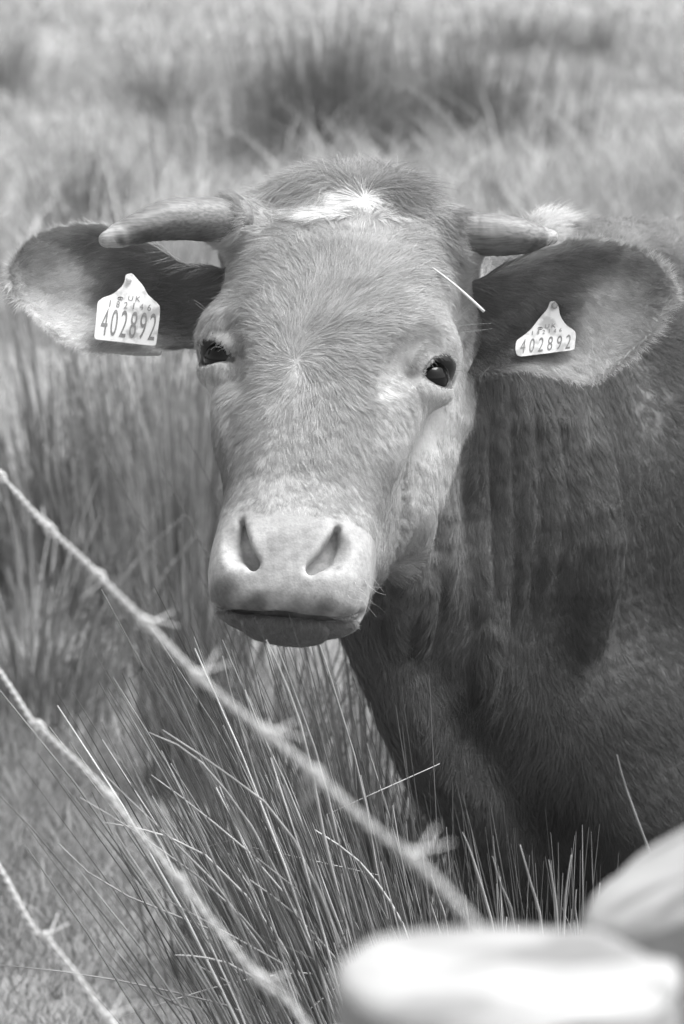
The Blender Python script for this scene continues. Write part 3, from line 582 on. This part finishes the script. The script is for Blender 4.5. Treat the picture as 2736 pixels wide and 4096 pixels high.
tone = ct[:, 4].copy()
spk = noise(V, 420, 1, 8); nz = noise(V, 70, 2)
mt = .30+.03*nz-.05*np.clip(spk-.9, 0, 1)+.02*noise(V, 260, 4)
# pigmented edges of the lips
mt = mt*(1-.68*sstep(.35, 1.0, sstep(-.268, -.316, Q[:, 1])*.9+.25*nz*sstep(-.25, -.30, Q[:, 1])+.35*sstep(.04, .07, -Q[:, 0])*sstep(-.26, -.295, Q[:, 1])))
mt = np.where((Q[:, 1] < -.308+.3*np.maximum(np.abs(Q[:, 0])-.045, 0)) & (Q[:, 2] < .038-.13*np.abs(Q[:, 0])), .20, mt)
tone = tone*(1-muz)+mt*muz
# dark wet rims round the eyes, pale lids
for i in (0, 1):
    E = eyeR(i); q = (V-EYEC[i])@E; e = np.sqrt((q[:, 0]/.0216)**2+(q[:, 1]/.0168)**2); near = (np.abs(q[:, 2]) < .04) & (REG == 0)
    tone = np.where(near & (e < 1.5), np.maximum(tone, .36), tone); tone = np.where(near & (e < 1.12), .09, tone)
# nostril lining
tone = np.where((REG >= 2) & (SIDE > .5), .16, tone)
tone *= (.8+.2*muz)*np.where(REG == 1, .62, 1)  # skin darkened to match the hair: self-shadowing put into its tone
cow_base = c2w(SH+TDIR*.5); cow = empty('cow', (cow_base[0], cow_base[1], float(ground_z(cow_base[0], cow_base[1]))))
tag(cow, 'horned young cow with a white poll patch and a tag in each ear', 'cow')
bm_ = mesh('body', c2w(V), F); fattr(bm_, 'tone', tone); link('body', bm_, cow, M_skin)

# horns
def horn(pts, rad, label, tipfrac):
    n = 60; P = spline(pts, n); r = np.interp(np.linspace(0, 1, n), np.linspace(0, 1, len(rad)), rad); S = 20
    r = r*(1.2 if tipfrac < .78 else 1.12)
    k = np.linspace(0, 1, 8)[1:]; e = P[-1]+(P[-1]-P[-2])/np.linalg.norm(P[-1]-P[-2])*r[-1]*np.sin(k*math.pi/2)[:, None]; P = np.concatenate([P, e]); r = np.concatenate([r, np.maximum(r[-1]*np.cos(k*math.pi/2), 1e-4)])
    Vh, Fh = tubes(P[None], r[None], S); s = np.repeat(np.linspace(0, 1, len(P)), S); th = np.tile(np.arange(S)*2*math.pi/S, len(P))
    wv = np.repeat(P, S, 0); rad_dir = Vh-wv
    Vh = Vh+nrm(rad_dir)*(.0003*noise(Vh, 420, 2)*(s > .2))[:, None]*(r.repeat(S) > .006)[:, None]
    base = .13+.006*noise(Vh, 120, 4)
    tip = sstep(tipfrac, tipfrac+.05, s+.02*noise(Vh, 150, 5)); base = base*(1-tip)+.27*tip
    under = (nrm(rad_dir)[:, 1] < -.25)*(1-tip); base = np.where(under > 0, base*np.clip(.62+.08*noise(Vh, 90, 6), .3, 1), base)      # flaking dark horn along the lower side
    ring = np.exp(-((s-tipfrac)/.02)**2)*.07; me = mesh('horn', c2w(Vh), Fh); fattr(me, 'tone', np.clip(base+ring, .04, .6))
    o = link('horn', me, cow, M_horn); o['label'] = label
M_horn = attr_mat('horn', .5, .4, var=.38, scale=140)
for n_ in M_horn.node_tree.nodes:
    if n_.type == 'TEX_NOISE':
        mp_ = N(M_horn.node_tree, 'ShaderNodeMapping'); mp_.inputs['Scale'].default_value = (.25, 2.2, 3.0); l_ = n_.inputs[0].links[0].from_socket; M_horn.node_tree.links.new(l_, mp_.inputs[0]); M_horn.node_tree.links.new(mp_.outputs[0], n_.inputs[0]); n_.inputs['Detail'].default_value = 5
horn([W(950, 884, -.098), W(880, 880, -.08), W(780, 876, -.06), W(670, 880, -.04), W(570, 908, -.025), (W(480, 940, -.015)), W(428, 957, -.01)], [.0215, .021, .0195, .0185, .0145, .0115, .0075], 'long curved horn with a pale blunt tip', .74)
horn([W(1790, 932, -.118), W(1890, 937, -.115), W(1990, 940, -.115), W(2080, 946, -.12), W(2150, 950, -.125), W(2200, 950, -.13)], [.0225, .0215, .0205, .018, .013, .008], 'shorter dark flaking horn', .80)

# eyes
M_eye, te, be = new_mat('eyeball', .06, .25)
ae = N(te, 'ShaderNodeAttribute', attribute_name='tone'); te.links.new(ae.outputs['Fac'], be.inputs['Base Color'])
for i in (0, 1):
    E = eyeR(i); u = np.linspace(0, math.pi, 25)[:, None]; v = np.linspace(0, 2*math.pi, 33)[None, :-1]
    S_ = np.stack([np.sin(u)*np.cos(v), np.sin(u)*np.sin(v), np.cos(u)+0*v], -1).reshape(-1, 3); P = EYEC[i]+(S_*np.array([.0212, .0195, .0185]))@E.T
    ia = np.arange(24)[:, None]*32+np.arange(32)[None]; ib = np.arange(24)[:, None]*32+(np.arange(32)[None]+1) % 32
    Fe = np.stack([ia, ib, ib+32, ia+32], -1).reshape(-1, 4)
    toe = nrm(np.array([0, -.05, 1.])-EYEC[i]*.0); gaze = E.T@nrm(np.array([0, 0, 1.])*.55+Ln[i]*.75)
    d = S_@nrm(gaze); tn = np.where(d > .60, .004, np.where(d > .56, .05, .22)); me = mesh('eyeball', c2w(P), Fe); fattr(me, 'tone', tn); link('eyeball', me, cow, M_eye)

# ------------------------------------------------------------------ coat hair
def hair_obj(name, P, rad, tone, mat, parent):
    n, K, _ = P.shape; cu = bpy.data.hair_curves.new(name); cu.add_curves([K]*n)
    cu.points.foreach_set('position', c2w(P.reshape(-1, 3)).astype(np.float32).ravel()); cu.points.foreach_set('radius', rad.astype(np.float32).ravel())
    a = cu.attributes.new('tone', 'FLOAT', 'CURVE'); a.data.foreach_set('value', tone.astype(np.float32)); return link(name, cu, parent, mat)
T3 = np.concatenate([F[:, [0, 1, 2]], F[:, [0, 2, 3]]]); A_, B_, C_ = V[T3[:, 0]], V[T3[:, 1]], V[T3[:, 2]]
cr = np.cross(B_-A_, C_-A_); area = np.linalg.norm(cr, axis=1)/2; fn = cr/np.maximum(np.linalg.norm(cr, axis=1), 1e-12)[:, None]
cen = (A_+B_+C_)/3; view = nrm(np.array([0, 0, D0])-cen); facing = (fn*view).sum(1); cpx, cpy = c2px(cen); trg = REG[T3[:, 0]]
dens = np.where(trg == 0, 2.2e6, np.where(trg == 1, .85e6, 1.5e6)); dens = dens*np.where(facing > -.3, 1, .05)
fall = np.clip(1-(cpx-2850)/500, .16, 1)*np.clip(1-(cpy-3700)/400, .16, 1); dens = dens*np.where(trg == 1, fall*np.where(cpx > 5200, .3, 1), 1); dens = np.where((trg >= 2) & (SIDE[T3].min(1) > .5), dens*.5, dens)
cnt = rng.poisson(np.minimum(dens*area, 4000)); ti = np.repeat(np.arange(len(T3)), cnt); r1 = np.sqrt(rng.uniform(size=len(ti))); r2 = rng.uniform(size=len(ti))
w0, w1, w2 = 1-r1, r1*(1-r2), r1*r2; tv = T3[ti]; root = V[tv[:, 0]]*w0[:, None]+V[tv[:, 1]]*w1[:, None]+V[tv[:, 2]]*w2[:, None]
reg = trg[ti]
VN = np.zeros_like(V); 
for k in range(3): np.add.at(VN, T3[:, k], cr)
VN = nrm(VN); VN[:len(BV)] = nrm(VN[:len(BV)])
def bary(A): return A[tv[:, 0]]*w0[:, None]+A[tv[:, 1]]*w1[:, None]+A[tv[:, 2]]*w2[:, None]
nm = nrm(bary(VN)).astype(np.float32)
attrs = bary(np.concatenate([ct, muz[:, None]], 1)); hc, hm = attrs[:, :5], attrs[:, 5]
keep = (rng.uniform(size=len(root)) > sstep(.3, .9, hm)*.72); ek = reg >= 2; keep[ek] &= body_sdf(root[ek].astype(np.float32)) > -.002
eyed = np.full(len(root), 9.)
for i in (0, 1):
    E = eyeR(i); q = (root-EYEC[i])@E; e = np.sqrt((q[:, 0]/.0218)**2+(q[:, 1]/.0170)**2)+np.abs(q[:, 2])/.04*.3; eyed = np.minimum(eyed, np.where(reg == 0, e, 9))
keep &= eyed > 1.12
root, nm, reg, hc, hm, eyed = root[keep], nm[keep], reg[keep], hc[keep], hm[keep], eyed[keep]; hx, hy = c2px(root); n = len(root); print('hairs', n)
# stray directions: coherent waves, then single hairs
wv = noise(root, 30, 1)*.13+noise(root, 110, 2)*.10; jit = rng.normal(0, .13, n); rough = np.where(hc[:, 2] > 24, 1.35, 1.0); rough = np.where((reg == 0) & (hy < 770), 3.3, rough)
ang = (wv+jit)*rough; d2 = hc[:, :2]/np.maximum(np.linalg.norm(hc[:, :2], axis=1, keepdims=True), 1e-3)
fx, fy = d2[:, 0]*np.cos(ang)-d2[:, 1]*np.sin(ang), d2[:, 0]*np.sin(ang)+d2[:, 1]*np.cos(ang)
D = np.stack([fx, -fy, 0*fx], -1); D = D-nm*(D*nm).sum(1, keepdims=True); D = nrm(D+1e-5)
Lh = hc[:, 2]*.001*np.exp(rng.normal(0, np.where((reg == 0) & (hy < 770), .25, .18), n))*(1-.82*sstep(.02, .45, hm))*(.3+.7*sstep(1.1, 2.2, eyed)); lift = hc[:, 3]*rng.uniform(.6, 1.4, n)+.035*noise(root, 200, 3)*(hc[:, 2] > 11)
# fringe along the ear rims
er = reg >= 2
K = 5; t = np.linspace(0, 1, K)[None, :, None]
P = root[:, None, :]+Lh[:, None, None]*(D[:, None, :]*(t*np.cos(lift)[:, None, None]+.1*t**2)+nm[:, None, :]*(np.sin(lift)[:, None, None]*t*(1-.45*t)))
side_ = np.cross(nm, D); P = P+side_[:, None, :]*(rng.normal(0, .10, n)[:, None, None]*rough[:, None, None]*Lh[:, None, None]*t**2)
P = P-nm[:, None, :]*.0006
# clumps: tips drawn to a common lock
nc = 28000; ci = rng.choice(n, nc, replace=False); kd = kdtree.KDTree(nc)
for j, q in enumerate(root[ci]): kd.insert(q, j)
kd.balance(); near = np.array([kd.find(q)[1] for q in root]); cl = ci[near]; str_ = np.where(hc[:, 2] > 11, .75, .5)*rng.uniform(.5, 1.1, n); str_ = np.where((reg[cl] == reg) & ((nm*nm[cl]).sum(1) > .5), str_, 0)
off = root-root[cl]; so = (off*side_).sum(1); no = (off*nm).sum(1)
P = P-(side_*so[:, None])[:, None, :]*(str_[:, None, None]*t**1.3)
ctone = np.exp(rng.normal(0, .08, nc))[near]; P = P+nm[:, None, :]*((rng.normal(0, .025, nc)[near]*Lh)[:, None, None]*t)+side_[:, None, :]*((rng.normal(0, .10, nc)[near]*Lh)[:, None, None]*t**2)
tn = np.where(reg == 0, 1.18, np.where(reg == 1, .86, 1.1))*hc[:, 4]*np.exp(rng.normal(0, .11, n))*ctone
r0 = np.where(Lh > .02, .00025, np.where(Lh < .003, .00016, .00020))*rng.uniform(.7, 1.3, n); r0 = r0*np.where(reg == 1, np.clip(1+(hx-2900)/350, 1, 2.2), 1); rad = r0[:, None]*np.array([1, .95, .8, .55, .15])[None]
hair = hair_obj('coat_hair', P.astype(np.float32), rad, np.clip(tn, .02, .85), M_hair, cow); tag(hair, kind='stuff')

# ------------------------------------------------------------------ ear tags with their print
def spline_px(pts): return np.array(pts, float)
def plate(outline, depth, thick, name, root, mat, bow=.003):
    """flat moulded plate: rounded outline in pixels, standing at its own depth (function of px,py)"""
    P = np.array(outline, float); m = len(P); out = []
    for i in range(m):                                   # round the corners
        a, b, c = P[i-1], P[i], P[(i+1) % m]; u = nrm((a-b)[None])[0]; v = nrm((c-b)[None])[0]; rr = min(14, .35*min(np.linalg.norm(a-b), np.linalg.norm(c-b)))
        for t in np.linspace(0, 1, 5): out.append((b+u*rr)*(1-t)**2+2*b*t*(1-t)+(b+v*rr)*t*t)
    O = np.array(out); n = len(O); Z = depth(O[:, 0], O[:, 1]); Fr = W(O[:, 0], O[:, 1], Z); Fi = W(*(O.mean(0)+(O-O.mean(0))*.985).T, Z+.0006); Bk = W(O[:, 0], O[:, 1], Z-thick)
    V = np.concatenate([Fi, Fr, Bk]); k = np.arange(n); k2 = (k+1) % n
    F = [np.stack([k, k2, k2+n, k+n], -1)[:, ::-1], np.stack([k+n, k2+n, k2+2*n, k+2*n], -1)[:, ::-1], k[None], (k+2*n)[None, ::-1]]
    me = mesh(name, c2w(V), F, smooth=False)
    import bmesh
    b = bmesh.new(); b.from_mesh(me); bmesh.ops.recalc_face_normals(b, faces=b.faces); b.to_mesh(me); b.free()
    return link(name, me, root, mat)
def glyph(ch):
    cu = bpy.data.curves.new('glyph', 'FONT'); cu.body = ch; cu.fill_mode = 'FRONT'; cu.resolution_u = 4; o = bpy.data.objects.new('glyph', cu); col.objects.link(o)
    dg = bpy.context.evaluated_depsgraph_get(); me = bpy.data.meshes.new_from_object(o.evaluated_get(dg)); V = np.empty(len(me.vertices)*3, np.float32); me.vertices.foreach_get('co', V); V = V.reshape(-1, 3)
    F = [list(p.vertices) for p in me.polygons]; bpy.data.objects.remove(o); bpy.data.curves.remove(cu); bpy.data.meshes.remove(me); lo, hi = V[:, :2].min(0), V[:, :2].max(0)
    return (V[:, :2]-lo)/(hi-lo), F
def lettering(text, origin, ux, uy, cw, gap, depth, root, boldx=1.0):
    """characters along ux (px per char cell), up along uy"""
    o = np.array(origin, float); ux = np.array(ux, float); uy = np.array(uy, float); V, F, n = [], [], 0
    for i, ch in enumerate(text):
        if ch == ' ': continue
        g, f = glyph(ch); w = cw*(.32 if ch == '1' else 1); base = o+ux*(i*gap+(cw-w)/2)
        q = base+g[:, 0:1]*ux*w+g[:, 1:2]*uy; V.append(W(q[:, 0], q[:, 1], depth(q[:, 0], q[:, 1])+.0012)); F += [[a+n for a in p] for p in f]; n += len(g)
    me = bpy.data.meshes.new('lettering'); me.from_pydata(c2w(np.concatenate(V)).tolist(), [], F); me.update(); link('lettering', me, root, M_ink)
def crown(c, ux, uy, depth, root):
    c = np.array(c, float); ux = np.array(ux, float); uy = np.array(uy, float); arcs = []
    for s in (-1, 1):
        th = np.linspace(-.3, math.pi*1.25, 12); arcs.append(np.stack([s*(.45+.5*np.cos(th)), .55+.45*np.sin(th)], -1))
    arcs.append(np.stack([np.linspace(-.8, .8, 6), np.full(6, .05)], -1)); arcs.append(np.stack([np.zeros(5), np.linspace(.3, 1.25, 5)], -1)); arcs.append(np.stack([np.linspace(-.2, .2, 5), np.full(5, 1.05)], -1))
    Vs, Fs, n = [], [], 0
    for a in arcs:
        q = c+a[:, 0:1]*ux+a[:, 1:2]*uy; v, f = tubes(W(q[:, 0], q[:, 1], depth(q[:, 0], q[:, 1])+.0009)[None], np.full((1, len(q)), .0005), 4, cap=False); Vs.append(v); Fs.append(f[0]+n); n += len(v)
    link('lettering', mesh('lettering', c2w(np.concatenate(Vs)), np.concatenate(Fs)), root, M_ink)
def stud(px, py, z, r, root, mat):
    th = np.arange(20)*2*math.pi/20; c = W(px, py, z); prof = [(0.0, r), (.002, r), (.0032, r*.75), (.0036, r*.3)]; V = np.concatenate([c+np.stack([rr*np.cos(th), rr*np.sin(th), 0*th+h], -1) for h, rr in prof]+[(c+np.array([0, 0, .0036]))[None]])
    k = np.arange(20); k2 = (k+1) % 20; F = [np.concatenate([np.stack([j*20+k, j*20+k2, (j+1)*20+k2, (j+1)*20+k], -1) for j in range(3)]), np.stack([60+k, 60+k2, np.full(20, 80)], -1)]
    link('stud', mesh('stud', c2w(V), F), root, mat)
# large tag
zl = lambda x, y: -.128+.00008*(y-1100)+0*x
tl = empty('ear_tag', c2w(W(505, 1390, -.12))); tag(tl, 'large white ear tag with tall numerals in the ear under the pale-tipped horn', 'ear tag', 'ear tags of the cow')
plate([(375, 1358), (390, 1207), (412, 1190), (452, 1177), (484, 1150), (498, 1128), (502, 1098), (528, 1092), (552, 1120), (572, 1142), (590, 1178), (640, 1222), (640, 1262), (624, 1386), (500, 1372)], zl, .0016, 'plate', tl, M_tag)
plate([(420, 1412), (450, 1320), (650, 1320), (646, 1424), (540, 1424)], lambda x, y: -.196+0*x, .0016, 'back_plate', tl, M_tag_shaded)
stud(516, 1118, -.124, .0035, tl, M_tag)
rx, ry = nrm(np.array([[245., 26]]))[0], nrm(np.array([[13., -90.]]))[0]
lettering('402892', (398, 1339), rx, ry*108, 26, 38.5, zl, tl); lettering('182146', (432, 1226), rx, ry*26, 14, 31.5, zl, tl); lettering('UK', (512, 1202), rx, ry*21, 19, 30, zl, tl); crown((481, 1199), rx*10, ry*11, zl, tl)
# smaller tag
zr = lambda x, y: -.150+.00010*(y-1200)+0*x
tr_ = empty('ear_tag', c2w(W(2190, 1400, -.12))); tag(tr_, 'grubby white ear tag with a long tapering neck in the ear that overlaps the neck', 'ear tag', 'ear tags of the cow')
plate([(2060, 1400), (2064, 1362), (2100, 1338), (2128, 1312), (2150, 1282), (2170, 1258), (2190, 1235), (2200, 1206), (2220, 1204), (2234, 1225), (2240, 1262), (2262, 1298), (2300, 1324), (2304, 1342), (2298, 1398), (2284, 1402), (2180, 1415), (2080, 1427), (2066, 1420)], zr, .0016, 'plate', tr_, M_tag)
stud(2218, 1222, -.146, .0035, tr_, M_tag_shaded)
rx, ry = nrm(np.array([[240., -24]]))[0], nrm(np.array([[12., -90.]]))[0]
lettering('402892', (2078, 1414), rx, ry*57, 20, 36.5, zr, tr_); lettering('182146', (2124, 1340), rx, ry*16, 10, 22.5, zr, tr_); lettering('UK', (2179, 1314), rx, ry*17, 17, 27, zr, tr_); crown((2160, 1318), rx*9, ry*9, zr, tr_)

# ------------------------------------------------------------------ straws caught in the coat, whiskers, lashes
M_straw = noise_mat('dry_straw', [(.3, .5), (.7, .62)], scale=60, rough=.5)
pa = W(1722, 1068, 0); h0 = cast([(1722, 1068), (1800, 1130)], body_sdf); P = np.linspace(0, 1, 12)[:, None]; a0 = h0[0]+np.array([0, 0, .008]); b0 = W(1936, 1246, h0[1][2]+.02)
Pst = a0+(b0-a0)*P+np.array([0, .002, 0])*np.sin(P*math.pi); Vv, Ff = tubes(Pst[None], np.linspace(.0010, .0017, 12)[None], 6)
tag(link('straw', mesh('straw', c2w(Vv), Ff), mat=M_straw), 'straight pale straw caught in the hair at the temple above the eye', 'straw')
def strands(lines, r, tone, name, n=7):
    P = np.stack([spline(l, n) for l in lines]).astype(np.float32); return hair_obj(name, P, np.full((len(lines), n), r)*np.linspace(1, .35, n)[None], np.full(len(lines), tone), M_hair, cow)
ls = []
for i in (0, 1):
    E = eyeR(i)
    for k in np.linspace(-1, 1, 15):
        a = EYEC[i]+E@np.array([.0200*k, .0165*math.sqrt(max(0, 1-k*k*.9)), .0165+.002*rng.normal()]); d = E@np.array([.35*k+.1*rng.normal(), -.15+.1*rng.normal(), 1.0]); e = a+nrm(d[None])[0]*.011; f_ = e+nrm((d+E@np.array([0, -.9, 0]))[None])[0]*.008; ls.append([a, e, f_])
strands(ls, .00022, .2, 'eyelash')
wh = [[W(775, 1200, -.10), W(800, 1215, -.085), W(822, 1236, -.07)], [W(783, 1214, -.10), W(805, 1232, -.085), W(832, 1246, -.07)], [W(1830, 1305, -.10), W(1890, 1297, -.09), W(1965, 1294, -.09)], [W(1835, 1330, -.10), W(1900, 1324, -.09), W(1970, 1314, -.09)]]
wx = rng.uniform(1380, 1490, 12); wy = rng.uniform(2300, 2420, 12); wz = cast(np.stack([wx, wy], -1), body_sdf)[:, 2]
for x, y, z in zip(wx, wy, wz):
    if z > -.2: wh.append([W(x, y, z), W(x+rng.uniform(10, 35), y+rng.uniform(5, 25), z+.006), W(x+rng.uniform(30, 80), y+rng.uniform(20, 70), z+.004)])
strands(wh, .00018, .5, 'whisker')
